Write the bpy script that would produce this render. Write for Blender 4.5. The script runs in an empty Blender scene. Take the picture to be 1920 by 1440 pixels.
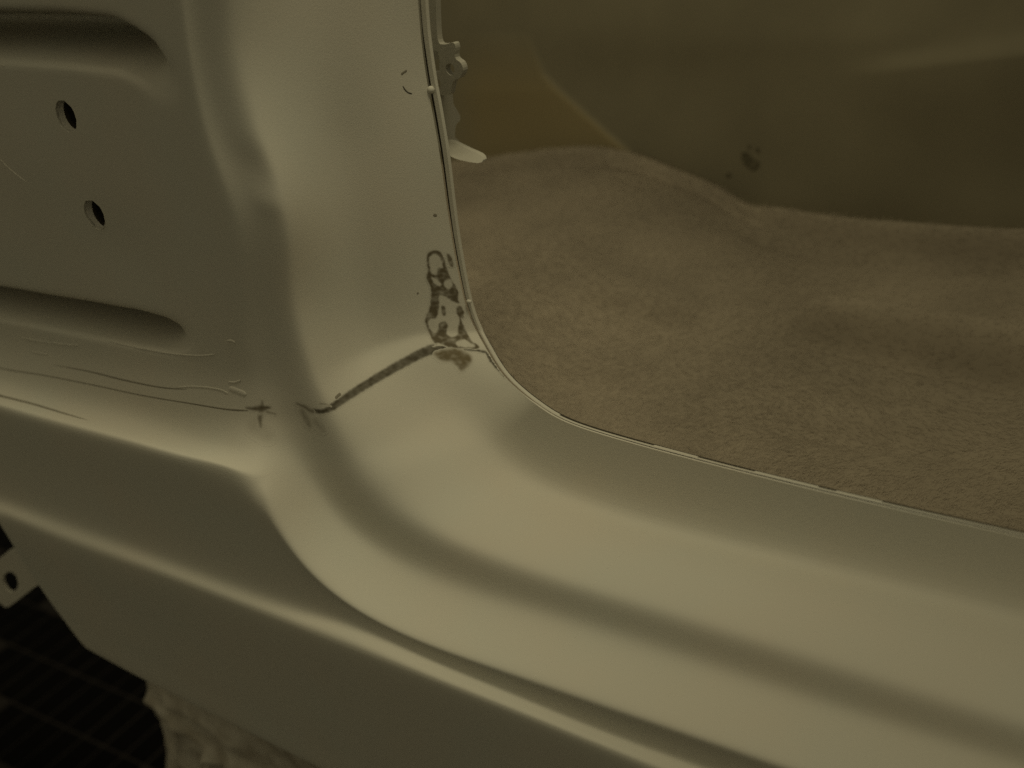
import bpy, bmesh, math, random
import numpy as np
from mathutils import Vector, Matrix, noise
from mathutils.bvhtree import BVHTree

random.seed(7)
SC = bpy.context.scene
COL = SC.collection

# ------------------------------------------------------------------ camera
# car frame: X along the sill (towards the rear), Y into the cabin, Z up.
_vx = np.array([-2960., -640., 1919.]); _vz = np.array([405., 3880., 1919.])
AX = -_vx / np.linalg.norm(_vx); AZ = -_vz / np.linalg.norm(_vz); AY = np.cross(AZ, AX)
RM = np.array([AX, AY, AZ])              # columns: camera right, down, forward in the car frame
CAM = np.array([0.0, -0.25, 0.75])
cam_d = bpy.data.cameras.new('camera'); cam = bpy.data.objects.new('camera', cam_d); COL.objects.link(cam)
R, D, F = RM[:, 0], RM[:, 1], RM[:, 2]
cam.matrix_world = Matrix(((R[0], -D[0], -F[0], CAM[0]), (R[1], -D[1], -F[1], CAM[1]), (R[2], -D[2], -F[2], CAM[2]), (0, 0, 0, 1)))
cam_d.sensor_width = 36.0; cam_d.lens = 36.0 * 1919 / 1920
cam_d.clip_start = 0.01; cam_d.clip_end = 50
cam_d.dof.use_dof = True; cam_d.dof.focus_distance = 0.49; cam_d.dof.aperture_fstop = 5.2
SC.camera = cam

# ------------------------------------------------------------------ world, lamps, exposure
w = bpy.data.worlds.new('World'); SC.world = w; w.use_nodes = True
bg = w.node_tree.nodes['Background']; bg.inputs[0].default_value = (0.965, 0.868, 0.56, 1); bg.inputs[1].default_value = 0.185

def spot(name, loc, target, energy, color, size, blend, radius):
    l = bpy.data.lights.new(name, 'SPOT'); l.energy = energy; l.color = color
    l.spot_size = math.radians(size); l.spot_blend = blend; l.shadow_soft_size = radius
    o = bpy.data.objects.new(name, l); COL.objects.link(o); o.location = loc
    o.rotation_euler = (Vector(target) - Vector(loc)).to_track_quat('-Z', 'Y').to_euler()
    return o
def tube(name, loc, sx, sy, energy, color, tilt=0.0):
    l = bpy.data.lights.new(name, 'AREA'); l.shape = 'RECTANGLE'; l.size = sx; l.size_y = sy; l.energy = energy; l.color = color
    o = bpy.data.objects.new(name, l); COL.objects.link(o); o.location = loc; o.rotation_euler = (tilt, 0, 0); return o
LC = (0.965, 0.872, 0.585)
tube('ceiling_tube', (-0.62, 0.08, 1.60), 0.9, 0.12, 2.6, LC)
spot('work_lamp', (-0.02, 0.10, 1.40), (-0.37, 0.075, 0.50), 9.8, LC, 39, 1.0, 0.14)
SC.view_settings.view_transform = 'Standard'; SC.view_settings.look = 'None'
SC.view_settings.exposure = 0.0; SC.view_settings.gamma = 1.0
SC.view_settings.use_curve_mapping = False
SC.render.engine = 'CYCLES'
SC.cycles.use_denoising = False

# ------------------------------------------------------------------ helpers
def un(px, py, y):
    """point of the plane Y = y that was measured at photo pixel (px, py)"""
    r = np.array([(px - 960) / 1919, (py - 720) / 1919, 1.0]); v = RM @ r
    return CAM + v * ((y - CAM[1]) / v[1])

def unz(px, py, z):
    r = np.array([(px - 960) / 1919, (py - 720) / 1919, 1.0]); v = RM @ r
    return CAM + v * ((z - CAM[2]) / v[2])

def nat_spline(t, P, tq):
    t = np.asarray(t, float); P = np.asarray(P, float); n = len(t); h = np.diff(t)
    A = np.eye(n); b = np.zeros_like(P)
    for i in range(1, n - 1):
        A[i, i - 1] = h[i - 1]; A[i, i] = 2 * (h[i - 1] + h[i]); A[i, i + 1] = h[i]
        b[i] = 6 * ((P[i + 1] - P[i]) / h[i] - (P[i] - P[i - 1]) / h[i - 1])
    m = np.linalg.solve(A, b)
    k = np.clip(np.searchsorted(t, tq, side='right') - 1, 0, n - 2)
    a = (tq - t[k])[:, None]; hk = h[k][:, None]; bb = hk - a
    return (m[k] * bb ** 3 + m[k + 1] * a ** 3) / (6 * hk) + (P[k] / hk - m[k] * hk / 6) * bb + (P[k + 1] / hk - m[k + 1] * hk / 6) * a

def pchip(t, P, tq):
    t = np.asarray(t, float); P = np.asarray(P, float); h = np.diff(t); d = np.diff(P, axis=0) / h[:, None]
    m = np.zeros_like(P); m[0] = d[0]; m[-1] = d[-1]
    for i in range(1, len(t) - 1):
        w1 = 2 * h[i] + h[i - 1]; w2 = h[i] + 2 * h[i - 1]
        ok = d[i - 1] * d[i] > 0
        with np.errstate(divide='ignore', invalid='ignore'):
            v = (w1 + w2) / (w1 / d[i - 1] + w2 / d[i])
        m[i] = np.where(ok, v, 0)
    k = np.clip(np.searchsorted(t, tq, side='right') - 1, 0, len(t) - 2)
    s = ((tq - t[k]) / h[k])[:, None]; hk = h[k][:, None]
    return (2*s**3-3*s**2+1)*P[k] + (s**3-2*s**2+s)*hk*m[k] + (-2*s**3+3*s**2)*P[k+1] + (s**3-s**2)*hk*m[k+1]

def link(name, me, mat=None, parent=None, smooth=True):
    o = bpy.data.objects.new(name, me); COL.objects.link(o)
    if mat: me.materials.append(mat)
    if parent: o.parent = parent
    if smooth and len(me.polygons): me.polygons.foreach_set('use_smooth', [True] * len(me.polygons))
    return o

def mesh(name, verts, faces, mat=None, parent=None, smooth=True):
    me = bpy.data.meshes.new(name); me.from_pydata([tuple(map(float, v)) for v in verts], [], faces); me.update()
    return link(name, me, mat, parent, smooth)

def tag(o, label=None, cat=None, group=None, kind=None):
    if label: o['label'] = label
    if cat: o['category'] = cat
    if group: o['group'] = group
    if kind: o['kind'] = kind
    return o

def empty(name, loc=(0, 0, 0)):
    o = bpy.data.objects.new(name, None); COL.objects.link(o); o.location = loc; o.empty_display_size = .05
    return o

# ------------------------------------------------------------------ materials
def mat(name, col, rough=0.5, spec=0.5, vary=0.0, vscale=30.0, bump=0.0, bscale=400.0, col2=None, detail=4.0, coat=0.0):
    m = bpy.data.materials.new(name); m.use_nodes = True
    nt = m.node_tree; N = nt.nodes; L = nt.links; b = N['Principled BSDF']
    b.inputs['Roughness'].default_value = rough; b.inputs['Specular IOR Level'].default_value = spec
    b.inputs['Base Color'].default_value = (*col, 1)
    tc = N.new('ShaderNodeTexCoord')
    if vary or col2:
        n = N.new('ShaderNodeTexNoise'); n.inputs['Scale'].default_value = vscale; n.inputs['Detail'].default_value = detail
        L.new(tc.outputs['Object'], n.inputs['Vector'])
        r = N.new('ShaderNodeValToRGB'); r.color_ramp.elements[0].position = .3; r.color_ramp.elements[1].position = .7
        c2 = col2 or tuple(c * (1 + vary) for c in col); c1 = col if col2 else tuple(c * (1 - vary) for c in col)
        r.color_ramp.elements[0].color = (*c1, 1); r.color_ramp.elements[1].color = (*c2, 1)
        L.new(n.outputs['Fac'], r.inputs['Fac']); L.new(r.outputs['Color'], b.inputs['Base Color'])
    if bump:
        n2 = N.new('ShaderNodeTexNoise'); n2.inputs['Scale'].default_value = bscale; n2.inputs['Detail'].default_value = 3
        L.new(tc.outputs['Object'], n2.inputs['Vector'])
        bp = N.new('ShaderNodeBump'); bp.inputs['Strength'].default_value = bump; bp.inputs['Distance'].default_value = .0006
        L.new(n2.outputs['Fac'], bp.inputs['Height']); L.new(bp.outputs['Normal'], b.inputs['Normal'])
    return m

PRIMER = mat('cream_primer', (.55, .513, .427), .82, .10, 0, 16, .18, 1500, col2=(.532, .517, .44))
SEALER = mat('seam_sealer', (.20, .18, .135), .6, .3, .12, 90, .2, 700)
BARE = mat('bare_metal_patch', (.20, .175, .125), .55, .4, .25, 160, .25, 700)
RUST = mat('rusty_primer', (.30, .25, .16), .7, .2, .15, 180, .3, 700)
DARKGAP_SHADE = mat('dark_crack_hole_shade', (.05, .043, .03), .8, .1)  # gaps and scratches, and the shade painted deep in the bolt holes
BRACKET = mat('bracket_paint', (.35, .33, .265), .55, .3, .06, 60, .1, 500)
CARPET = mat('carpet_backing', (.295, .25, .183), .95, .05, .14, 12, .2, 900)
PILE = mat('carpet_pile', (.335, .284, .21), .9, .1, .16, 12)
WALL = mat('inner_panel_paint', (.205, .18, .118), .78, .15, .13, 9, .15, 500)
BROWN = mat('brown_board', (.215, .165, .082), .85, .1, .10, 30, .3, 500)
TILE = mat('dark_tile', (.0016, .0014, .0013), .8, .05, .2, 60)
GROUT = mat('grout', (.020, .017, .015), .9, .1, .2, 80)
SHEET = mat('dust_sheet_fabric', (.33, .29, .22), .7, .3, 0, 60, .4, 350, col2=(.56, .52, .43))

def add_wear(m, dark):
    nt = m.node_tree; N = nt.nodes; L = nt.links; b = N['Principled BSDF']
    src = b.inputs['Base Color'].links[0].from_socket; at = N.new('ShaderNodeAttribute'); at.attribute_name = 'wear'
    mx = N.new('ShaderNodeMix'); mx.data_type = 'RGBA'; L.new(at.outputs['Fac'], mx.inputs[0]); L.new(src, mx.inputs[6]); mx.inputs[7].default_value = (*dark, 1)
    L.new(mx.outputs[2], b.inputs['Base Color']); return m
add_wear(WALL, (.25, .20, .105))
# ------------------------------------------------------------------ car body: the stamped panels
# stations run down the pillar, round the corner (seam = station 6) and along the sill
ST = {
 'E':    [(325,-60),(348,100),(388,280),(428,400),(443,560),(460,690),(478,775),(474,838),(466,908),(505,965),(572,1062),(680,1150),(900,1243),(1280,1372),(1600,1482),(1900,1585)],
 'Cbot': [(360,-60),(380,100),(430,280),(478,400),(492,560),(515,690),(545,770),(560,818),(580,872),(625,950),(690,1015),(790,1072),(1100,1175),(1560,1325),(1900,1435),(2300,1565)],
 'Ctop': [(425,-60),(442,100),(500,280),(537,400),(552,560),(585,690),(613,768),(630,808),(652,852),(700,920),(773,977),(880,1030),(1210,1138),(1713,1297),(2050,1402),(2450,1527)],
 'J':    [(560,-60),(583,100),(612,280),(634,400),(657,560),(680,655),(707,719),(732,768),(760,814),(810,866),(875,925),(985,980),(1315,1075),(1800,1215),(2080,1295),(2450,1400)],
 'B':    [(690,-60),(708,100),(733,280),(751,400),(773,560),(788,622),(806,667),(832,715),(866,767),(925,830),(990,890),(1110,946),(1450,1042),(1920,1160),(2150,1219),(2450,1296)],
 'A':    [(780,-60),(793,100),(823,280),(840,400),(870,560),(893,620),(912,654),(932,687),(957,718),(1007,760),(1060,791),(1173,828),(1580,932),(1960,1018),(2150,1062),(2400,1120)],
}
YS = {
 'E':    [.036]*6 + [.032, .0235, .008] + [.008]*7,
 'Cbot': [.041]*6 + [.041, .0405, .040] + [.0395]*7,
 'Ctop': [.046]*6 + [.045, .0445, .044] + [.0432]*7,
 'J':    [.082]*6 + [.076, .073, .071] + [.069]*7,
 'B':    [.108]*6 + [.104, .103, .102] + [.1005]*7,
 'A':    [.130]*6 + [.124, .119, .114] + [.1065]*7,
}
ORDER = ['E', 'Cbot', 'Ctop', 'J', 'B', 'A']
PTS = {k: np.array([un(p[0], p[1], y) for p, y in zip(ST[k], YS[k])]) for k in ORDER}
mean = (PTS['Cbot'] + PTS['Ctop'] + PTS['J']) / 3
TS = np.concatenate([[0], np.cumsum(np.linalg.norm(np.diff(mean, axis=0), axis=1))])
NSEG = 20                                                 # samples per station interval
NS = len(TS); tq = []
for i in range(NS - 1): tq += list(np.linspace(TS[i], TS[i+1], NSEG, endpoint=False))
tq = np.array(tq + [TS[-1]])
CUR = {}
for k in ORDER:
    px = nat_spline(TS, np.array(ST[k], float), tq); yy = pchip(TS, np.array(YS[k])[:, None], tq)[:, 0]
    CUR[k] = np.array([un(p[0], p[1], y) for p, y in zip(px, yy)])
# the sill edge is one smooth line from the far left to the far right; the pillar ridge runs into it at station 8
ELP = [(-150,718),(0,762),(120,796),(250,831),(330,853),(390,869),(434,886)]
EP = np.array(ELP + ST['E'][8:], float); ET = np.concatenate([[0], np.cumsum(np.linalg.norm(np.diff(EP, axis=0), axis=1))]); kP = len(ELP)
upx = lambda P: np.array([un(p[0], p[1], .008) for p in P])
tr = np.concatenate([np.linspace(ET[kP+i], ET[kP+i+1], NSEG, endpoint=False) for i in range(NS - 9)] + [[ET[-1]]])
CUR['E'][8 * NSEG:] = upx(nat_spline(ET, EP, tr))
pe = nat_spline(TS[:9], np.array(ST['E'][:9], float), tq[:8 * NSEG + 1]); ye = pchip(TS[:9], np.array(YS['E'][:9])[:, None], tq[:8 * NSEG + 1])[:, 0]
CUR['E'][:8 * NSEG + 1] = np.array([un(p[0], p[1], y) for p, y in zip(pe, ye)])
# cross sections: rounded stair of steps
VR = np.array([0, .30, .42, .66, .86, 1.0]); vq = np.concatenate([np.linspace(0, .30, 11)[:-1], np.linspace(.30, .42, 9)[:-1], np.linspace(.42, 1, 25)])
NV = len(vq); NU = len(tq)
B1 = np.zeros((NU, NV, 3))
for u in range(NU): B1[u] = pchip(VR, np.array([CUR[k][u] for k in ORDER]), vq)

SEAM_U = 6 * NSEG; P_U = 8 * NSEG
# block 2: panel with the bolt holes and the ledge, joined to block 1 along its row E
Q = [  # from the ledge edge upwards; last point lies on row E
 ([(-150,718),(0,762),(120,796),(250,832),(350,860)], .008, 8),
 ([(-150,676),(0,722),(120,755),(250,790),(360,820)], .0245, 7),
 ([(-230,616),(0,684),(120,716),(250,745),(370,768)], .031, 6),
 ([(-330,560),(0,632),(120,655),(250,676),(365,690)], .036, 5),
 ([(-420,464),(0,520),(120,535),(250,548),(355,556)], .037, 4),
 ([(-420,318),(0,368),(120,380),(240,390),(340,396)], .037, 3),
 ([(-420,206),(0,250),(110,262),(220,272),(315,278)], .037, 2),
 ([(-420,52),(0,80),(100,88),(190,94),(280,98)], .037, 1),
 ([(-420,-60),(0,-60),(90,-60),(180,-60),(265,-60)], .037, 0),
]
NC = 100
uq = np.linspace(0, 1, NC + 1)
rows2 = []
for pts, y, s in Q:
    W = np.array([un(p[0], p[1], y) for p in pts] + [PTS['E'][s]])
    t = np.concatenate([[0], np.cumsum(np.linalg.norm(np.diff(W, axis=0), axis=1))]); t /= t[-1]
    rows2.append(nat_spline(t, W, uq))
rows2 = np.array(rows2)[::-1]                             # station 0 .. 8
u2 = tq[:P_U + 1]
B2 = np.zeros((P_U + 1, NC + 1, 3))
for c in range(NC + 1): B2[:, c] = nat_spline(TS[:9], rows2[:, c], u2)
dlt = CUR['E'][:P_U + 1] - B2[:, -1]
for c in range(NC + 1): B2[:, c] += dlt * (uq[c] ** 3)
left_edge = upx(nat_spline(ET, EP, np.linspace(0, ET[kP], NC + 1))); left_edge[-1] = CUR['E'][P_U]
de = left_edge - B2[P_U]; fr = np.clip((np.arange(P_U + 1) - (P_U - NSEG * 2)) / (NSEG * 2), 0, 1) ** 2
B2 += de[None] * fr[:, None, None] * np.where(np.arange(NC + 1) < NC, 1, 0)[None, :, None]
B2[P_U] = left_edge
# block 3: outer face of the sill
EL = B2[P_U]                                              # ledge edge, left to right
ER = CUR['E'][P_U:]
top3 = np.vstack([EL, ER[1:]]); n3 = len(top3)
arc = np.concatenate([[0], np.cumsum(np.linalg.norm(np.diff(top3, axis=0), axis=1))])
def row3(pts, y):
    W = np.array([un(p[0], p[1], y) for p in pts]); t = np.concatenate([[0], np.cumsum(np.linalg.norm(np.diff(W, axis=0), axis=1))])
    xs = W[:, 0]
    # sample so that columns keep the world X of the top row where possible
    xa, xb = xs[0], xs[-1]
    xq = top3[:, 0]; f = .5 * (xq - xq[0]) / (xq[-1] - xq[0]) + .5 * arc / arc[-1]; xq = xa + (xb - xa) * f
    xq = np.maximum.accumulate(xq + np.arange(n3) * 1e-6)
    return np.stack([np.interp(xq, xs, W[:, i]) for i in range(3)], 1) if len(W) < 3 else nat_spline(xs, W, xq)
FT = [(-36,920),(0,931),(100,966),(300,1040),(460,1100),(640,1167),(807,1240),(973,1308),(1140,1376),(1280,1427),(1600,1548),(1850,1642)]
FB = [(-16,960),(0,965),(100,1005),(300,1077),(460,1137),(640,1207),(807,1272),(973,1338),(1207,1434),(1400,1515),(1700,1640),(1830,1695)]
M1 = [(60,1078),(200,1132),(400,1218),(640,1330),(900,1452),(1300,1640),(1700,1830)]
M2 = [(118,1160),(250,1222),(420,1304),(640,1412),(900,1540),(1300,1737),(1600,1885)]
BT = [(168,1218),(270,1274),(420,1350),(600,1440),(800,1541),(1100,1693),(1400,1845)]
r_ft = row3(FT, .0085); r_fb = row3(FB, 0.0); r_m1 = row3(M1, .006); r_m2 = row3(M2, .010); r_bt = row3(BT, .0135)
r_mid = top3 * .5 + r_ft * .5; r_mid[:, 1] += .0015
r_u1 = r_bt + np.array([0.0, .010, .0015]); r_u2 = r_bt + np.array([0.0, .05, .008])
V3 = np.array([0, .2, .4, .47, .62, .75, .86, .90, 1.0]); v3 = np.concatenate([np.linspace(0, .4, 16)[:-1], np.linspace(.4, .47, 8)[:-1], np.linspace(.47, .86, 20)[:-1], np.linspace(.86, 1, 8)])
B3 = np.zeros((n3, len(v3), 3))
for c in range(n3):
    B3[c] = pchip(V3, np.array([top3[c], r_mid[c], r_ft[c], r_fb[c], r_m1[c], r_m2[c], r_bt[c], r_u1[c], r_u2[c]]), v3)

# weld the three blocks in one vertex table
verts = []; vmap = {}; faces = []; zone = []
def vid(p):
    k = (round(p[0], 6), round(p[1], 6), round(p[2], 6))
    if k not in vmap: vmap[k] = len(verts); verts.append(np.array(p))
    return vmap[k]
def grid(B, zf):
    n, m = B.shape[:2]; I = [[vid(B[i, j]) for j in range(m)] for i in range(n)]
    for i in range(n - 1):
        for j in range(m - 1):
            q = [I[i][j], I[i+1][j], I[i+1][j+1], I[i][j+1]]
            if len(set(q)) == 4: faces.append(q); zone.append(zf(i, j))
    return I
B1[:, 0] = CUR['E']; B2[:, -1] = CUR['E'][:P_U + 1]; B3[:, 0] = top3
I1 = grid(B1, lambda i, j: 0 if i < SEAM_U else 1)
I2 = grid(B2, lambda i, j: 0 if i < SEAM_U else 1)
I3 = grid(B3[:, ::-1], lambda i, j: 1)
V = np.array(verts); NVT = len(V)
# pressed steps in the hole panel (each lets the panel drop inwards below it)
def seg_dist(p, poly):
    best = (1e9, 0, 0)
    L = 0
    for a, b in zip(poly[:-1], poly[1:]):
        ab = b - a; l2 = ab @ ab; s = min(1, max(0, ((p - a) @ ab) / l2)); q = a + ab * s; d = np.linalg.norm(p - q)
        if d < best[0]: best = (d, (ab[0] * (p - a)[1] - ab[1] * (p - a)[0]) / math.sqrt(l2), L + s * math.sqrt(l2))
        L += math.sqrt(l2)
    return best[1] if abs(best[1]) < best[0] + 1e-9 and abs(abs(best[1]) - best[0]) < 1e-6 else math.copysign(best[0], best[1]), best[2], L
def sm(x, a, b):
    t = min(1, max(0, (x - a) / (b - a))); return t * t * (3 - 2 * t)
def channel(poly_px, depth, half, width, fade):
    """pressed channel in the hole panel: steep upper lip, narrow floor, rounded lower lip"""
    P = np.array([un(p[0], p[1], .037)[[0, 2]] for p in poly_px])
    for k in set(i for r in I2 for i in r):
        p = V[k]; d, s, L = seg_dist(np.array([p[0], p[2]]), P)
        if abs(d) > .06: continue
        g = sm(-d, -half, half * .6) * (1 - sm(-d, width - half * .6, width + half * .9))
        p[1] += depth * g * sm(L - s, 0, fade)
def dent(px, py, y, rad, amp):
    c = un(px, py, y)
    d2 = ((V - c) ** 2).sum(1); V[:, 1] += amp * np.exp(-d2 / rad ** 2)
dent(484, 262, .042, .005, -.0015); dent(476, 312, .042, .006, .0008); dent(508, 382, .044, .0045, -.0014); dent(500, 338, .044, .005, .0006)
dent(225, 470, .037, .02, .0016); dent(50, 300, .037, .03, -.001)

# soften the pressings
ed = set()
for f in faces:
    for a, b in zip(f, f[1:] + f[:1]): ed.add((min(a, b), max(a, b)))
ed = np.array(list(ed)); cnt = {}
for f in faces:
    for a, b in zip(f, f[1:] + f[:1]): k = (min(a, b), max(a, b)); cnt[k] = cnt.get(k, 0) + 1
bnd = np.zeros(NVT, bool)
for (a, b), c in cnt.items():
    if c == 1: bnd[a] = bnd[b] = True
i3 = sorted(set(i for r in I3 for i in r)); lk = np.zeros(NVT, bool); lk[i3] = True; bnd |= lk & (V[:, 2] < .350)
deg = np.bincount(ed.ravel(), minlength=NVT).astype(float)
for it in range(14):
    S = np.zeros_like(V); np.add.at(S, ed[:, 0], V[ed[:, 1]]); np.add.at(S, ed[:, 1], V[ed[:, 0]])
    S /= deg[:, None]; S[bnd] = V[bnd]; V = V * .5 + S * .5

PC = un(482, 835, .02); wl = np.exp(-((V - PC) ** 2).sum(1) / .026 ** 2) * .7
el = 1 / (np.linalg.norm(V[ed[:, 0]] - V[ed[:, 1]], axis=1) + 1e-5)
wsum = np.zeros(NVT); np.add.at(wsum, ed[:, 0], el); np.add.at(wsum, ed[:, 1], el)
def relax_y(wt, n):
    for it in range(n):
        S = np.zeros(NVT); np.add.at(S, ed[:, 0], V[ed[:, 1], 1] * el); np.add.at(S, ed[:, 1], V[ed[:, 0], 1] * el)
        S /= wsum; S[bnd] = V[bnd, 1]; V[:, 1] = V[:, 1] * (1 - wt) + S * wt
relax_y(wl, 60)
channel([(-700,36),(-150,38),(0,40),(120,44),(215,54),(275,86),(312,133),(335,190)], .052, .0036, .0122, .075)
channel([(-700,440),(-150,530),(0,556),(120,577),(230,597),(300,610),(352,620)], .055, .0034, .0090, .050)
relax_y(np.full(NVT, .5), 4)

# bolt holes: open the grid on true circles
HOLES = [(124, 218), (176, 403)]
HC = []; keep = np.ones(len(faces), bool); HR = .0078
ids2 = np.array(sorted(set(i for r in I2 for i in r)))
for hx, hy in HOLES:
    c = un(hx, hy, .037); rr = np.hypot(V[:, 0] - c[0], V[:, 2] - c[2])
    c[1] = V[ids2[np.argmin(rr[ids2])], 1]; HC.append(c)
    near = np.zeros(NVT, bool); near[ids2] = True
    ins = near & (rr < HR)
    for k, f in enumerate(faces):
        if all(ins[i] for i in f): keep[k] = False
    rim = set()
    for k, f in enumerate(faces):
        if keep[k] and any(ins[i] for i in f): rim |= {i for i in f if ins[i]}
    for i in rim:
        s = HR / max(rr[i], 1e-6); V[i][0] = c[0] + (V[i][0] - c[0]) * s; V[i][2] = c[2] + (V[i][2] - c[2]) * s
faces = [f for f, k in zip(faces, keep) if k]; zone = [z for z, k in zip(zone, keep) if k]

# vertex normals of the welded skin, so the parts meet without a shading break
NRM = np.zeros_like(V); fa = np.array(faces)
fn = np.cross(V[fa[:, 2]] - V[fa[:, 0]], V[fa[:, 3]] - V[fa[:, 1]])
for k in range(4): np.add.at(NRM, fa[:, k], fn)
NRM /= np.linalg.norm(NRM, axis=1)[:, None] + 1e-12
if NRM[I2[20][20]][1] > 0: NRM = -NRM; faces = [f[::-1] for f in faces]

car = empty('car_body', (-.3, .05, .30))
tag(car, 'cream primed car body around the door opening, pillar foot and sill', 'car body')
def child(o): o.parent = car; o.matrix_parent_inverse = Matrix.Translation(-Vector(car.location)); return o
BVH = BVHTree.FromPolygons([Vector(v) for v in V], faces)
def skin_part(name, z):
    fs = [f for f, q in zip(faces, zone) if q == z]; used = sorted(set(i for f in fs for i in f)); mp = {i: k for k, i in enumerate(used)}
    outer = [V[i] for i in used]; n = len(used)
    inner = [V[i] - NRM[i] * .0012 for i in used]
    F1 = [[mp[i] for i in f] for f in fs]; F2 = [[mp[i] + n for i in f][::-1] for f in fs]
    c = {}
    for f in F1:
        for a, b in zip(f, f[1:] + f[:1]): c[(a, b)] = c.get((a, b), 0) + 1
    rimf = [[b, a, a + n, b + n] for (a, b) in c if (b, a) not in c]
    me = bpy.data.meshes.new(name); me.from_pydata([tuple(v) for v in outer + inner], [], F1 + F2 + rimf); me.update()
    o = link(name, me, PRIMER)
    nn = []
    ln = [tuple(NRM[i]) for i in used]
    rim0 = len(F1) + len(F2)
    for p in me.polygons:
        for v in p.vertices:
            if p.index < len(F1): nn.append(ln[v])
            elif p.index < rim0: nn.append(tuple(-x for x in ln[v - n]))
            else: nn.append(tuple(p.normal))
    me.normals_split_custom_set(nn)
    return child(o)
pillar = skin_part('pillar_panel', 0); sill = skin_part('sill_panel', 1)

# ------------------------------------------------------------------ marks and beads laid on the panels
def hit(px, py):
    r = np.array([(px - 960) / 1919, (py - 720) / 1919, 1.0]); v = RM @ r; v /= np.linalg.norm(v)
    loc, n, i, d = BVH.ray_cast(Vector(CAM), Vector(v))
    if loc is None: return None, None
    f = faces[i]; nn = Vector(NRM[f].mean(0)).normalized()
    return loc, nn
def crom(pts, n=6, closed=False):
    pts = [np.array(p, float) for p in pts]; out = []
    m = len(pts)
    rng = range(m) if closed else range(m - 1)
    for i in rng:
        if closed: p0, p1, p2, p3 = pts[i-1], pts[i], pts[(i+1) % m], pts[(i+2) % m]
        else: p0, p1, p2, p3 = pts[max(i-1, 0)], pts[i], pts[i+1], pts[min(i+2, m-1)]
        for k in range(n):
            t = k / n
            out.append(.5 * ((2*p1) + (-p0+p2)*t + (2*p0-5*p1+4*p2-p3)*t*t + (-p0+3*p1-3*p2+p3)*t**3))
    if not closed: out.append(pts[-1])
    return out
def bead(name, pts, width, height, material, taper=True, n=8, jitter=0.0, parent=None):
    """raised bead following the panel; width in mm (or list), height in mm"""
    c = crom(pts, n); P = []; Nn = []
    for p in c:
        l, nn = hit(p[0], p[1])
        if l is not None: P.append(l); Nn.append(nn)
    k = len(P); vs = []; fs = []
    prof = [(-.5, -.25), (-.38, .55), (-.15, .95), (.15, .95), (.38, .55), (.5, -.25)]
    for i in range(k):
        t = (P[min(i+1, k-1)] - P[max(i-1, 0)]).normalized(); s = t.cross(Nn[i]).normalized()
        f = i / (k - 1)
        wd = np.interp(f, np.linspace(0, 1, len(width)), width) if isinstance(width, (list, tuple)) else width
        wd *= .001
        e = min(1, min(f, 1 - f) * 8 + .15) if taper else 1
        wd *= e * (1 + jitter * random.uniform(-1, 1))
        for a, b in prof: vs.append(P[i] + s * (a * wd) + Nn[i] * (b * height * .001 * (.4 + .6 * e)))
    m = len(prof)
    for i in range(k - 1):
        for j in range(m - 1): fs.append([i*m+j, i*m+j+1, (i+1)*m+j+1, (i+1)*m+j])
    fs += [list(range(m)), list(range((k-1)*m, k*m))[::-1]]
    o = mesh(name, vs, fs, material)
    child(o)
    if parent:
        o.parent = parent; o.matrix_parent_inverse = parent.matrix_basis.inverted() if parent.parent is None else Matrix.Translation(-Vector(car.location))
    return o
def patch(name, pts, material, lift=.0002, smooth=5, cuts=1):
    """thin film with a rounded outline following the panel"""
    c = crom(pts, smooth, True)
    bm = bmesh.new(); vs = [bm.verts.new((p[0], p[1], 0)) for p in c]
    es = [bm.edges.new((vs[i], vs[(i+1) % len(vs)])) for i in range(len(vs))]
    bmesh.ops.triangle_fill(bm, use_beauty=True, edges=es)
    bmesh.ops.subdivide_edges(bm, edges=[e for e in bm.edges if e.calc_length() > 9], cuts=cuts, use_grid_fill=True)
    bmesh.ops.triangulate(bm, faces=bm.faces[:])
    border = {v for e in bm.edges if e.is_boundary for v in e.verts}
    for v in bm.verts:
        l, n = hit(v.co.x, v.co.y)
        if l is None: l, n = Vector((0, 0, 0)), Vector((0, 0, 1))
        v.co = l + n * lift
    inner = bmesh.ops.recalc_face_normals(bm, faces=bm.faces[:])
    for f in bm.faces:
        if f.normal.dot(Vector((0, -1, .6))) < 0: f.normal_flip()
    me = bpy.data.meshes.new(name); bm.to_mesh(me); bm.free()
    return child(link(name, me, material))

zz = lambda L: [(740 + x / 5.142, 430 + y / 5.142) for x, y in L]
# stains: one film per stain, its colour mixed from primer to bare metal by a wear value per vertex
def in_dist(P, poly):
    """signed distance in px, positive inside"""
    n = len(poly); ins = np.zeros(len(P), bool); dm = np.full(len(P), 1e9)
    for i in range(n):
        a, b = poly[i], poly[(i+1) % n]; ab = b - a; t = np.clip(((P - a) @ ab) / (ab @ ab + 1e-9), 0, 1); dm = np.minimum(dm, np.hypot(*(P - (a + t[:, None] * ab)).T))
        c = ((a[1] > P[:, 1]) != (b[1] > P[:, 1])) & (P[:, 0] < (b[0] - a[0]) * (P[:, 1] - a[1]) / (b[1] - a[1] + 1e-12) + a[0]); ins ^= c
    return np.where(ins, dm, -dm)
def stroke_dist(P, pts, widths):
    c = crom(pts, 8); wq = np.interp(np.linspace(0, 1, len(c)), np.linspace(0, 1, len(widths)), widths); best = np.full(len(P), -1e9)
    for a, b, wa, wb in zip(c[:-1], c[1:], wq[:-1], wq[1:]):
        ab = b - a; t = np.clip(((P - a) @ ab) / (ab @ ab + 1e-9), 0, 1); best = np.maximum(best, (wa + (wb - wa) * t) / 2 - np.hypot(*(P - (a + t[:, None] * ab)).T))
    return best
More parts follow.
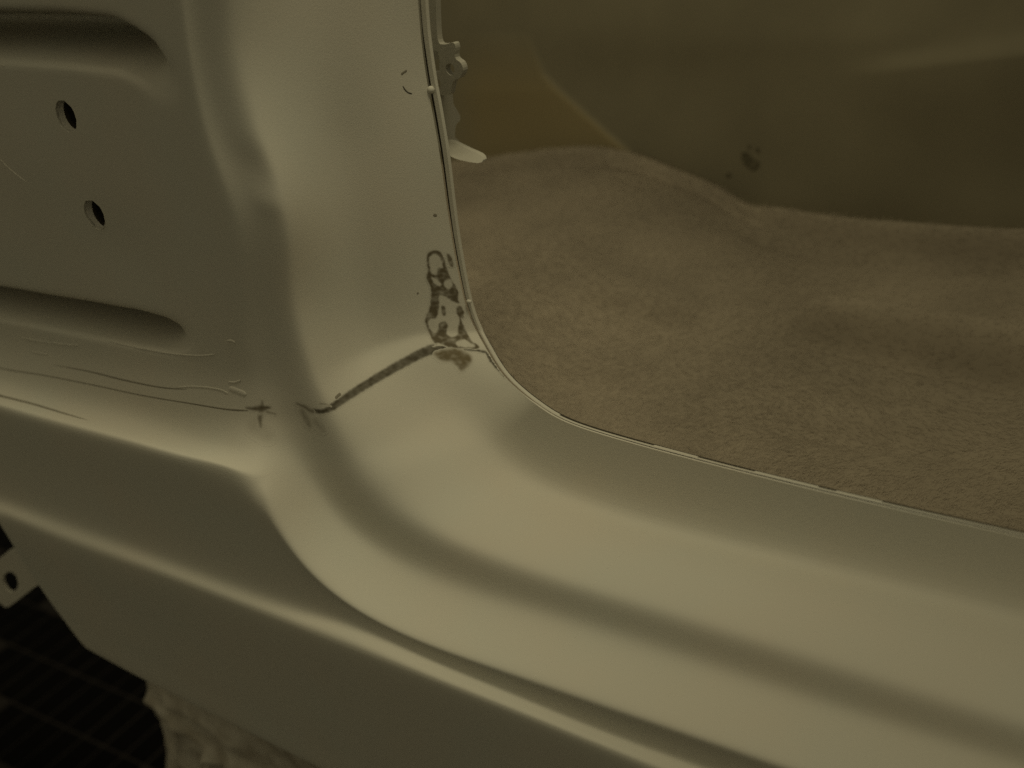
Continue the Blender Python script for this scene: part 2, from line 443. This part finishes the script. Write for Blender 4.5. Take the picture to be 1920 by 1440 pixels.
def film(name, box, step, ops, material, lift=.00012, rough=.15):
    x0, y0, x1, y1 = box; nx = int((x1 - x0) / step) + 1; ny = int((y1 - y0) / step) + 1
    gx, gy = np.meshgrid(x0 + np.arange(nx) * step, y0 + np.arange(ny) * step); P = np.stack([gx.ravel(), gy.ravel()], 1)
    W = P + np.array([[1.2 * noise.noise(Vector((p[0] * .16, p[1] * .16, 1))) + .5 * noise.noise(Vector((p[0] * .5, p[1] * .5, 4))), 1.2 * noise.noise(Vector((p[0] * .16, p[1] * .16, 7))) + .5 * noise.noise(Vector((p[0] * .5, p[1] * .5, 9)))] for p in P])
    wv = np.zeros(len(P))
    for kind, pts, soft, amt, wd in ops:
        d = in_dist(W, np.array(crom(pts, 5, True))) if wd is None else stroke_dist(W, pts, wd)
        m = np.clip(d / soft + .5, 0, 1); m = m * m * (3 - 2 * m) * amt
        wv = np.maximum(wv, m) if kind == '+' else wv * (1 - m)
    wv *= np.array([1 + .12 * noise.noise(Vector((p[0] * .05, p[1] * .09, 2))) for p in P]).clip(.4, 1.2)
    wv *= np.array([1 + rough * (noise.noise(Vector((p[0] * .09, p[1] * .09, 5))) + .8 * noise.noise(Vector((p[0] * .12, p[1] * .2, 8)))) for p in P]).clip(.15, 1.15)
    keep = wv > .012; k2 = keep.reshape(ny, nx); ids = {}; vs = []; av = []; fs = []; nv_ = []
    def g(i, j):
        if (i, j) not in ids:
            l, n = hit(gx[i, j], gy[i, j]); ids[(i, j)] = len(vs); vs.append(l + n * (lift * (.3 + .7 * min(1, wv[i * nx + j] * 3)))); nv_.append(n); av.append(float(min(1, wv[i * nx + j])))
        return ids[(i, j)]
    for i in range(ny - 1):
        for j in range(nx - 1):
            if k2[i:i+2, j:j+2].any() and hit(gx[i, j], gy[i, j])[0] is not None and hit(gx[i+1, j+1], gy[i+1, j+1])[0] is not None and hit(gx[i, j+1], gy[i, j+1])[0] is not None and hit(gx[i+1, j], gy[i+1, j])[0] is not None:
                fs.append([g(i, j), g(i+1, j), g(i+1, j+1), g(i, j+1)])
    o = child(mesh(name, vs, fs, material)); o.data.normals_split_custom_set_from_vertices([tuple(n) for n in nv_]); at = o.data.attributes.new('wear', 'FLOAT', 'POINT'); at.data.foreach_set('value', av); return o
def wear_mat(name, dark):
    return add_wear(mat(name, (.55, .513, .427), .82, .10, 0, 16, .18, 1500, col2=(.532, .517, .44)), dark)
W_BARE = wear_mat('worn_primer', (.12, .10, .063)); W_SEAL = wear_mat('dark_sealer', (.09, .079, .055)); W_RUST = wear_mat('rusty_primer', (.165, .135, .08))
SEAMC = [(606,771),(622,764),(660,738),(700,713),(745,687),(790,663),(822,653),(850,656),(868,664)]
film('seam_sealer', (560, 630, 960, 800), 2.2, [
  ('+', SEAMC, 5, .92, [7, 13, 15, 16, 17, 18, 19, 17, 10]), ('+', [(570,763),(590,770),(606,771),(622,765)], 5, 1.0, [4, 7, 9, 7]),
  ('+', [(606,771),(660,733),(745,681),(800,654),(826,645)], 3, .95, [5, 3, 3, 3, 2]),
  ('+', [(850,655),(880,656),(905,659),(914,664),(922,678),(936,694),(948,708)], 3, .95, [5, 4, 5, 6, 5, 3]),
  ('-', [(812,650),(826,646),(838,650)], 2, 1, [3, 4, 3])], W_SEAL)
film('rust_stain', (800, 648, 900, 705), 2.0, [('+', zz([(380,1190),(560,1150),(690,1185),(742,1240),(730,1290),(690,1330),(640,1362),(600,1312),(540,1272),(450,1262)]), 11, .95, None), ('+', [(872,668),(878,676)], 5, .9, [5, 4])], W_RUST, .00018, .35)
film('bare_metal_patch', (785, 460, 910, 668), 1.7, [
  ('+', zz([(320,230),(375,203),(440,218),(478,290),(500,360),(530,440),(590,555),(612,600),(612,690),(655,770),(668,850),(640,862),(690,985),(740,1075),(800,1120),(810,1150),(700,1150),(600,1150),(500,1130),(430,1100),(380,1095),(340,1020),(302,920),(295,862),(328,780),(345,700),(345,560),(305,470),(318,400),(308,300)]), 4, .92, None),
  ('+', zz([(500,240),(530,245),(560,310),(565,355),(540,360),(515,310)]), 4, .8, None)] +
  [('-', zz(L), 4, .93, None) for L in ([(330,275),(370,235),(415,248),(452,310),(462,372),(415,375),(402,430),(352,420),(337,350)],
          [(352,462),(402,480),(442,520),(430,548),(382,520)], [(480,502),(540,482),(556,540),(522,570),(482,552)],
          [(430,640),(492,648),(562,698),(652,725),(604,748),(592,800),(622,862),(612,940),(604,1010),(552,1042),(500,1005),(510,925),(482,888),(432,900),(420,962),(388,1000),(342,960),(322,902),(342,862),(398,850),(428,760)],
          [(600,1082),(662,1062),(722,1092),(772,1132),(702,1142),(622,1130),(592,1110)], [(520,410),(560,400),(590,490),(600,540),(570,520),(540,470)])] +
  [('+', zz([(448,738),(482,748),(492,822),(466,832),(450,792)]), 4, .9, None), ('+', zz([(612,770),(650,772),(668,800),(662,858),(630,840)]), 4, .9, None)], W_BARE, .00022, .45)
film('sealer_smear', (450, 735, 540, 850), 2.0, [('+', [(462,765),(480,766),(492,765),(506,764)], 7, .95, [3, 8, 12, 3]), ('+', [(492,752),(491,768),(488,784),(489,800)], 8, .8, [2, 10, 8, 4]), ('+', [(480,800),(500,815)], 24, .22, [30, 26]), ('+', [(500,772),(516,776)], 5, .6, [4, 3]), ('-', [(487,776),(493,775)], 4, .7, [6, 6])], W_BARE)
film('sealer_smear', (545, 745, 640, 830), 2.0, [('+', [(556,756),(572,763),(586,771)], 6, .7, [3, 6, 8]), ('+', [(566,770),(574,784),(582,800)], 12, .5, [8, 11, 5]), ('+', [(592,790),(606,806)], 14, .3, [12, 8]), ('+', [(600,757),(612,758),(622,763)], 4, .5, [3, 3, 2])], W_BARE, .00018)
# small scratches, pin holes and touch marks
for L, wd in (([(752,140),(757,136),(763,132)], 1.2), ([(755,161),(760,169),(766,174),(773,176)], .7), ([(813,402),(816,404),(819,403)], 1.7), ([(782,549),(785,551)], 1.2),
             ([(629,748),(634,742),(639,738)], 1.8)):
    bead('scratch_mark', L, wd, .12, SEALER if wd > 1.1 else DARKGAP_SHADE, n=4)
# crack of the ledge seam and the brushed-on sealer ridges above it
bead('ledge_seam', [(-60,668),(0,690),(90,705),(180,723),(270,742),(360,757),(430,768),(486,770)], [.5,.7,.7,.7,.8,1.3], .10, SEALER, n=8)
bead('ledge_seam', [(100,684),(170,697),(230,712),(300,726),(350,730)], [.3,.9,.9,.4], .16, SEALER)
bead('ledge_crease_shade', [(-40,731),(0,742),(60,757),(120,775),(165,788)], [2.4,2.0,1.5,.5], .10, SEALER)  # dark strip in sealer colour paints in the shade of the crease
for L, wd, h in (([(205,640),(260,652),(320,663),(375,667),(405,664)], 1.1, .32),
                 ([(40,633),(90,642),(150,648)], 1.0, .3), ([(60,660),(90,665)], .9, .3),
                 ([(330,726),(370,725),(410,730),(428,738)], 1.1, .3),
                 ([(425,640),(434,639),(441,643)], 1.4, .35), ([(428,716),(440,717),(452,713)], 1.3, .3), ([(430,728),(445,733),(462,740)], 3.2, .4),
                 ([(0,298),(20,318),(48,340)], .6, .3), ([(0,120),(8,124)], .5, .2)):
    bead('brush_ridge', L, wd, h, PRIMER, n=6)

LIT_RIM = mat('painted_lit_rim', (.78, .74, .64), .5, .4)  # pale colour paints in the light caught by the hole rims
# ------------------------------------------------------------------ bolt hole sleeves
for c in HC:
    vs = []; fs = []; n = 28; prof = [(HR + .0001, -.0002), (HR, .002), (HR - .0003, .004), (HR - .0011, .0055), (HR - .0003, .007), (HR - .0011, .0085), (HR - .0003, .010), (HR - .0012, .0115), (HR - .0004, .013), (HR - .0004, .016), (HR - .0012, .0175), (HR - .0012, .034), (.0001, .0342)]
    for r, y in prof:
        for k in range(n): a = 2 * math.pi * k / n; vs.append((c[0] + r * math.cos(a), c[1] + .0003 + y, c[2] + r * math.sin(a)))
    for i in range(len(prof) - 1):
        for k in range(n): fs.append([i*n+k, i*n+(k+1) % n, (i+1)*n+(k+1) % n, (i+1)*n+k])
    bh = child(mesh('bolt_hole', vs, fs, LIT_RIM)); bh.data.materials.append(DARKGAP_SHADE)
    for p in bh.data.polygons: p.material_index = 1 if p.index // n >= 2 else 0  # shade deep in the sleeve is painted on as dark faces

# ------------------------------------------------------------------ pinch flange: second sheet behind the panel edge
def strip(name, front, back, thick, material, u0, u1, wob=.0):
    vs = []; fs = []; k = 0
    for a, b in zip(front[u0:u1], back[u0:u1]):
        j = noise.noise(Vector(a) * 60) * wob
        vs += [a + np.array([j, 0, j]), b + np.array([j, 0, j]), b + np.array([j, .0022, j - .0006]), a + np.array([j - thick * .3, thick, j])]
    m = 4; n = len(vs) // m
    for i in range(n - 1):
        for q in range(m): fs.append([i*m+q, i*m+(q+1) % m, (i+1)*m+(q+1) % m, (i+1)*m+q])
    return child(mesh(name, vs, fs, material, smooth=False))
Ac = CUR['A']
tan = np.gradient(Ac, axis=0); tan /= np.linalg.norm(tan, axis=1)[:, None]
side = np.cross(tan, np.array([0, 1., 0]));
if side[0][0] < 0: side = -side
if side[-1][2] < 0 and side[0][0] > 0: pass
gap = np.interp(np.arange(NU) / NSEG, [0, 1.3, 1.5, 3, 4, 5, 6, 7, 9, 15], [.0002, .0011, .0013, .0009, .0006, .0005, .0002, .0001, .0002, .0004])
wid = np.interp(np.arange(NU) / NSEG, [0, 1, 2, 3, 4, 5, 6, 8, 10, 15], [.0026, .0022, .0022, .0019, .0016, .0010, .0007, .0004, .0003, .0003])
b0 = Ac + side * gap[:, None] + np.array([0, .0012, 0]); b1 = Ac + side * (gap + wid)[:, None] + np.array([0, .0016, 0])
fl = strip('pinch_flange', b0, b1, .0006, PRIMER, 0, SEAM_U - 8, .0002)
fl2 = strip('pinch_flange', b0, b1, .0006, PRIMER, SEAM_U - 9, NU, .00005)
gb0 = Ac + np.array([0, .0025, 0]) - side * .001; gb1 = Ac + side * (gap + .2 * wid)[:, None] + np.array([0, .0025, 0])
gp = strip('flange_gap', gb0, gb1, .0004, DARKGAP_SHADE, 0, NU)
# weld nubs on the flange
def blob(name, p, r, material, squash=(1, 1, 1)):
    bm = bmesh.new(); bmesh.ops.create_icosphere(bm, subdivisions=2, radius=r)
    for v in bm.verts:
        f = 1 + .25 * noise.noise(v.co * 300 + Vector(p) * 50); v.co = Vector((v.co.x * squash[0], v.co.y * squash[1], v.co.z * squash[2])) * f + Vector(p)
    me = bpy.data.meshes.new(name); bm.to_mesh(me); bm.free(); return child(link(name, me, material))
blob('weld_nub', un(808, 168, .131), .0019, PRIMER); blob('weld_nub', un(879, 565, .130), .0014, PRIMER, (1.2, 1, .8))

# ------------------------------------------------------------------ plates cut from sheet
def plate(name, outline, holes, y, thick, material, smooth=3, tilt=None, ysl=None):
    bm = bmesh.new(); es = []
    for L in [outline] + holes:
        c = crom(L, smooth, True) if smooth > 1 else [np.array(p, float) for p in L]
        vs = [bm.verts.new(tuple(un(p[0], p[1], y if ysl is None else y + ysl(p[0], p[1])))) for p in c]
        es += [bm.edges.new((vs[i], vs[(i+1) % len(vs)])) for i in range(len(vs))]
    bmesh.ops.triangle_fill(bm, use_beauty=True, edges=es)
    geo = bmesh.ops.extrude_face_region(bm, geom=bm.faces[:])
    for v in [g for g in geo['geom'] if isinstance(g, bmesh.types.BMVert)]: v.co.y += thick
    bmesh.ops.recalc_face_normals(bm, faces=bm.faces[:])
    me = bpy.data.meshes.new(name); bm.to_mesh(me); bm.free()
    return child(link(name, me, material, smooth=False))
# tab with a bolt hole at the front end of the sill
plate('mounting_tab', [(-62,1088),(-30,1065),(0,1046),(38,1022),(70,1060),(92,1098),(76,1094),(45,1116),(14,1139),(2,1132),(-25,1120)],
      [[(6,1080),(12,1074),(20,1072),(27,1076),(32,1084),(34,1096),(31,1105),(24,1110),(16,1109),(9,1100),(5,1090)]], .016, .002, PRIMER, 2)
# bracket fixed behind the pillar flange
YB = .165
br = empty('hinge_bracket', tuple(un(830, 290, YB))); br['label'] = 'pale blurred bracket with holes behind the pillar flange'
child(br); br.matrix_parent_inverse = Matrix.Translation(-Vector(car.location)); del br['label']
def sub(o, p):
    o.parent = p; o.matrix_parent_inverse = Matrix.Translation(-Vector(p.location)); return o
sub(plate('bracket_plate', [(780,-60),(815,-60),(817,0),(819,55),(823,80),(835,83),(850,80),(854,90),(853,108),(864,118),(868,132),(862,146),(850,152),(846,166),(842,178),(820,178),(800,178),(785,60)],
      [[(803,98),(812,95),(820,97),(823,106),(824,130),(822,134),(806,134),(803,115)], [(837,122),(844,119),(850,123),(852,132),(848,141),(841,139),(836,131)], [(812,148),(824,150),(826,160),(822,166),(811,165)]], YB, .004, BRACKET, 3), br)
sub(plate('bracket_stem', [(818,172),(836,170),(839,196),(845,208),(852,220),(852,230),(846,236),(843,246),(843,262),(850,268),(838,280),(828,280),(815,278),(812,200)], [], YB - .004, .005, BRACKET, 2, ysl=lambda x, y: (x - 815) * .0005), br)
sub(plate('bracket_foot', [(826,268),(842,264),(858,270),(880,281),(900,290),(906,300),(896,306),(862,300),(843,292),(826,282)], [], YB - .008, .003, BRACKET, 2, ysl=lambda x, y: (306 - y) * .0003), br)
sub(plate('bracket_backing', [(790,90),(830,90),(832,112),(800,112)], [], YB + .010, .002, BRACKET, 1), br)

# ------------------------------------------------------------------ cabin: inner panels
def lofted(name, rows, ys, nu, nv, material, disp=None):
    W = [np.array([un(p[0], p[1], y if not callable(y) else y(p[0])) for p in r]) for r, y in zip(rows, ys)]
    k = len(W[0]); t = np.linspace(0, 1, k); G = np.array([nat_spline(t, r, np.linspace(0, 1, nu)) for r in W])
    s = np.linspace(0, 1, len(rows)); H = np.zeros((nv, nu, 3))
    for c in range(nu): H[:, c] = nat_spline(s, G[:, c], np.linspace(0, 1, nv)) if len(rows) > 2 else np.outer(1 - np.linspace(0, 1, nv), G[0, c]) + np.outer(np.linspace(0, 1, nv), G[1, c])
    if disp is not None: H = disp(H)
    vs = H.reshape(-1, 3); fs = [[i*nu+j, i*nu+j+1, (i+1)*nu+j+1, (i+1)*nu+j] for i in range(nv - 1) for j in range(nu - 1)]
    return mesh(name, vs, fs, material), H
GX = [(700,322),(860,306),(980,297),(1090,287),(1190,299),(1330,352),(1430,400),(1600,432),(1920,452),(2100,458)]
low = [(x, y + 45) for x, y in GX]; up1 = [(x, 160) for x, _ in GX]; up2 = [(x, 60) for x, _ in GX]; up0 = [(x, -80) for x, _ in GX]
def wally(x): return .52 + .0 * x + (.05 * max(0, (1275 - x) / 575) if x < 1275 else .00)
def walldisp(H):
    c = un(1750, 125, .53); a = un(1560, 152, .53); b = un(2050, 92, .53)
    P = np.array([a[[0, 2]], c[[0, 2]], b[[0, 2]]])
    for row in H:
        for p in row:
            d, s, L = seg_dist(np.array([p[0], p[2]]), P)
            p[1] += -.007 * math.exp(-(d / (.010 if d > 0 else .045)) ** 2) * sm(s, 0, .07)
            p[1] += .002 * noise.noise(Vector(p) * 14)
    return H
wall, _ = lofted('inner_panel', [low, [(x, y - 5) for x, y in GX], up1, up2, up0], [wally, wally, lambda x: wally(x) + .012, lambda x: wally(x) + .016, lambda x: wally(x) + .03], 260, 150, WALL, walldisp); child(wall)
def to_px(p):
    c = RM.T @ (np.array(p) - CAM); return np.array([960 + 1919 * c[0] / c[2], 720 + 1919 * c[1] / c[2]])
pw = np.array([to_px(v.co) for v in wall.data.vertices])
hyp = in_dist(pw, np.array([(600.,400.),(600,-200),(880,-200),(1020,138),(1046,166),(1090,205),(1140,250),(1195,297),(1260,360)]))
tan_v = np.clip(hyp / 5 + .5, 0, 1) * np.clip((pw[:, 1] - 60) / 110, 0, 1) * np.clip((pw[:, 0] - 820) / 90, 0, 1)
at = wall.data.attributes.new('wear', 'FLOAT', 'POINT'); at.data.foreach_set('value', tan_v.tolist())
for v, tv in zip(wall.data.vertices, tan_v): v.co.y -= .004 * float(tv)
bvw = BVHTree.FromPolygons([v.co.copy() for v in wall.data.vertices], [tuple(p.vertices) for p in wall.data.polygons])
def wall_mark(pts):
    bm = bmesh.new(); vs = []
    for p in crom(pts, 3, True):
        r = RM @ np.array([(p[0] - 960) / 1919, (p[1] - 720) / 1919, 1.0]); l = bvw.ray_cast(Vector(CAM), Vector(r).normalized())[0]
        vs.append(bm.verts.new(l + Vector((0, -.0008, 0))))
    bm.faces.new(vs); bmesh.ops.triangulate(bm, faces=bm.faces[:]); me = bpy.data.meshes.new('glue_spot'); bm.to_mesh(me); bm.free(); child(link('glue_spot', me, DARK_SPOT))
DARK_SPOT = mat('glue_residue', (.12, .105, .066), .9, .1, .3, 200)
for q in ([(1391,288),(1400,285),(1408,291),(1410,298),(1421,300),(1424,308),(1414,318),(1404,313),(1395,304)], [(1402,273),(1407,272),(1408,276),(1403,277)], [(1418,277),(1424,279),(1423,284),(1419,283)], [(1361,327),(1368,324),(1372,328),(1366,331)]): wall_mark(q)

# ------------------------------------------------------------------ carpet
FOLDS = [([(1400,596),(1560,628),(1700,655),(1920,695),(2140,735)], .016, .017), ([(1330,400),(1450,450),(1600,482),(1750,490),(1960,500),(2140,510)], .013, .016),
         ([(1000,540),(1120,570),(1240,598),(1360,606)], .006, .016), ([(880,600),(1000,650),(1120,700),(1260,730)], .005, .022), ([(840,322),(1000,308),(1090,301),(1190,314),(1330,368),(1430,415),(1600,448),(1920,468),(2140,475)], .007, .009), ([(1350,760),(1500,800),(1700,830),(1900,850)], .006, .02)]
def cy(p): return p
def carpet_disp(H):
    nv, nu = H.shape[:2]
    for pts, amp, wd in FOLDS:
        P = []
        for q in pts:
            # locate on the surface
            r = RM @ np.array([(q[0] - 960) / 1919, (q[1] - 720) / 1919, 1.0])
            v = H.reshape(-1, 3) - CAM; v = v / np.linalg.norm(v, axis=1)[:, None]; P.append(H.reshape(-1, 3)[np.argmax(v @ (r / np.linalg.norm(r)))][:2])
        P = np.array(P)
        for row in H:
            for p in row:
                d, s, L = seg_dist(p[:2], P)
                p[2] += amp * (math.exp(-((d - wd) / wd) ** 2) - .7 * math.exp(-((d + wd * .3) / (.55 * wd)) ** 2)) * sm(s, 0, .06) * sm(L - s, 0, .05)
    for row in H:
        for p in row: p[2] += .005 * noise.noise(Vector((p[0] * 7, p[1] * 11, 3))) + .0008 * noise.noise(Vector((p[0] * 30, p[1] * 40, 1)))
    return H
rows = [
 [(760,640),(830,700),(900,790),(1010,860),(1120,890),(1270,930),(1430,975),(1600,1015),(1930,1100),(2150,1160)],
 [(760,560),(850,610),(930,680),(1040,760),(1150,800),(1280,840),(1420,870),(1600,910),(1930,985),(2150,1030)],
 [(760,490),(860,520),(950,560),(1050,620),(1160,665),(1280,700),(1420,730),(1600,765),(1930,820),(2150,860)],
 [(760,410),(860,420),(960,430),(1070,450),(1180,490),(1300,530),(1430,560),(1600,590),(1930,625),(2150,650)],
 [(720,345),(860,345),(970,343),(1085,345),(1190,365),(1320,405),(1430,445),(1600,478),(1920,500),(2120,510)],
 [(700,316),(860,300),(980,291),(1090,281),(1190,293),(1330,346),(1430,394),(1600,426),(1920,446),(2100,452)],
]
carpet_root = empty('carpet', (-.3, .35, .47)); tag(carpet_root, 'rumpled brown fuzzy carpet on the cabin floor behind the sill', 'carpet')
back, H = lofted('carpet_sheet', rows, [.150, .20, .28, .37, .46, .522], 190, 120, CARPET, carpet_disp)
sub(back, carpet_root)
# pile: short lying fibres
nv, nu = H.shape[:2]; vs = []; fs = []
rng = np.random.default_rng(3); NF = 130000
ii = rng.uniform(0, nv - 1.001, NF); jj = rng.uniform(0, nu - 1.001, NF); a = ii.astype(int); b = jj.astype(int); fi = (ii - a)[:, None]; fj = (jj - b)[:, None]
p = H[a, b] * (1-fi) * (1-fj) + H[a+1, b] * fi * (1-fj) + H[a, b+1] * (1-fi) * fj + H[a+1, b+1] * fi * fj
n = np.cross(H[a, b+1] - H[a, b], H[a+1, b] - H[a, b]); n /= np.linalg.norm(n, axis=1)[:, None]; n *= np.sign(n[:, 2:3])
dirf = np.array([2.6 * noise.noise(Vector((x * 9, y * 9, 5))) for x, y, z in H.reshape(-1, 3)]).reshape(nv, nu)
ang = dirf[a, b] + rng.normal(0, .55, NF) + .9
t = np.stack([np.cos(ang), np.sin(ang), 0 * ang], 1); t -= n * (t * n).sum(1)[:, None]; t /= np.linalg.norm(t, axis=1)[:, None]; sd = np.cross(n, t)
L = rng.uniform(.002, .006, NF)[:, None]; wd = sd * rng.uniform(.00005, .00011, NF)[:, None]
m1 = p + t * L * .5 + n * L * rng.uniform(.08, .28, NF)[:, None]; e = p + t * L + n * L * rng.uniform(.02, .35, NF)[:, None] + sd * L * rng.normal(0, .25, NF)[:, None]
vs = np.stack([p - wd, p + wd, m1 + wd, m1 - wd, e], 1).reshape(-1, 3); q = np.arange(NF) * 5
fs = [(k, k+1, k+2, k+3) for k in q.tolist()] + [(k+3, k+2, k+4) for k in q.tolist()]
me = bpy.data.meshes.new('pile'); me.from_pydata(vs.tolist(), [], fs); me.update()
pile = link('pile', me, PILE); sub(pile, carpet_root); pile['kind'] = 'stuff'

# ------------------------------------------------------------------ floor with small dark tiles
FZ = 0.0
fl_o = mesh('floor', [(-6, -4, FZ), (4, -4, FZ), (4, 5, FZ), (-6, 5, FZ)], [(0, 1, 2, 3)], GROUT, smooth=False); tag(fl_o, kind='structure')
def chamfer_box(lx, ly, h, c):
    bm = bmesh.new(); bmesh.ops.create_cube(bm, size=1)
    for v in bm.verts: v.co = Vector((v.co.x * lx, v.co.y * ly, (v.co.z + .5) * h))
    bmesh.ops.bevel(bm, geom=[e for e in bm.edges if all(v.co.z > h * .5 for v in e.verts)], offset=c, segments=1, affect='EDGES')
    me = bpy.data.meshes.new('tile'); bm.to_mesh(me); bm.free(); me.materials.append(TILE); return me
TX, TY, G_ = .030, .062, .0035
tm = chamfer_box(TX - G_, TY - G_, .0012, .0004)
ang = math.radians(4); ca, sa = math.cos(ang), math.sin(ang); o0 = unz(150, 1320, FZ); cnt_t = 0
for i in range(-26, 30):
    for j in range(-14, 16):
        x = o0[0] + ca * i * TX - sa * j * TY; y = o0[1] + sa * i * TX + ca * j * TY
        v = np.array([x, y, FZ]) - CAM; c = RM.T @ v
        if c[2] <= .1: continue
        px, py = 960 + 1919 * c[0] / c[2], 720 + 1919 * c[1] / c[2]
        lim = 470 if py > 1230 else 200
        if -40 < px < lim and 940 < py < 1480 and cnt_t < 300 and not (py < 1150 and px > 110):
            t = bpy.data.objects.new('tile', tm); COL.objects.link(t); t.parent = fl_o
            t.location = (x, y, FZ + random.uniform(-.0004, .0004)); t.rotation_euler = (random.gauss(0, .006), random.gauss(0, .006), ang); cnt_t += 1

# ------------------------------------------------------------------ crumpled sheet under the sill
def sheet_disp(H):
    cr = [([(290,1296),(345,1345),(410,1402)], .007, .006), ([(410,1402),(404,1450),(396,1520)], .008, .005), ([(410,1402),(470,1425),(600,1500)], .009, .004), ([(330,1310),(400,1345),(480,1400)], .005, .007), ([(320,1400),(350,1440),(400,1500)], .005, .008), ([(345,1345),(335,1400),(330,1470)], .004, .005)]
    cr = [(np.array([un(q[0], q[1], .07)[[0, 2]] for q in pts]), a, w_) for pts, a, w_ in cr]
    for row in H:
        for p in row:
            q = np.array([p[0], p[2]])
            for P, a, w_ in cr:
                d, s, L = seg_dist(q, P); p[1] -= a * math.exp(-abs(d) / w_) * sm(L - s, -.002, .02)
            d, s, L = seg_dist(q, cr[2][0]); p[1] += .020 * sm(-d, .001, .007) * sm(s, 0, .02)
            v = Vector((p[0] * 13 + p[2] * 9, 2, p[2] * 8 - p[0] * 4))
            p[1] += .010 * noise.noise(v) + .003 * abs(noise.noise(v * 3.1)) + .0007 * noise.noise(v * 9)
    return H
sh, _ = lofted('dust_sheet', [[(262,1262),(330,1262),(450,1320),(650,1420),(900,1520)], [(290,1335),(350,1350),(470,1400),(660,1480),(900,1580)], [(310,1400),(370,1420),(490,1480),(680,1560),(900,1660)], [(316,1470),(390,1520),(510,1580),(700,1680),(900,1760)], [(318,1560),(400,1640),(530,1720),(720,1820),(900,1900)]],
              [.060, .066, .070, .07, .07], 110, 110, SHEET, sheet_disp)
md = sh.modifiers.new('thickness', 'SOLIDIFY'); md.thickness = .0012
tag(sh, 'crumpled dirty beige dust sheet hanging under the sill above the dark tiles', 'dust sheet')
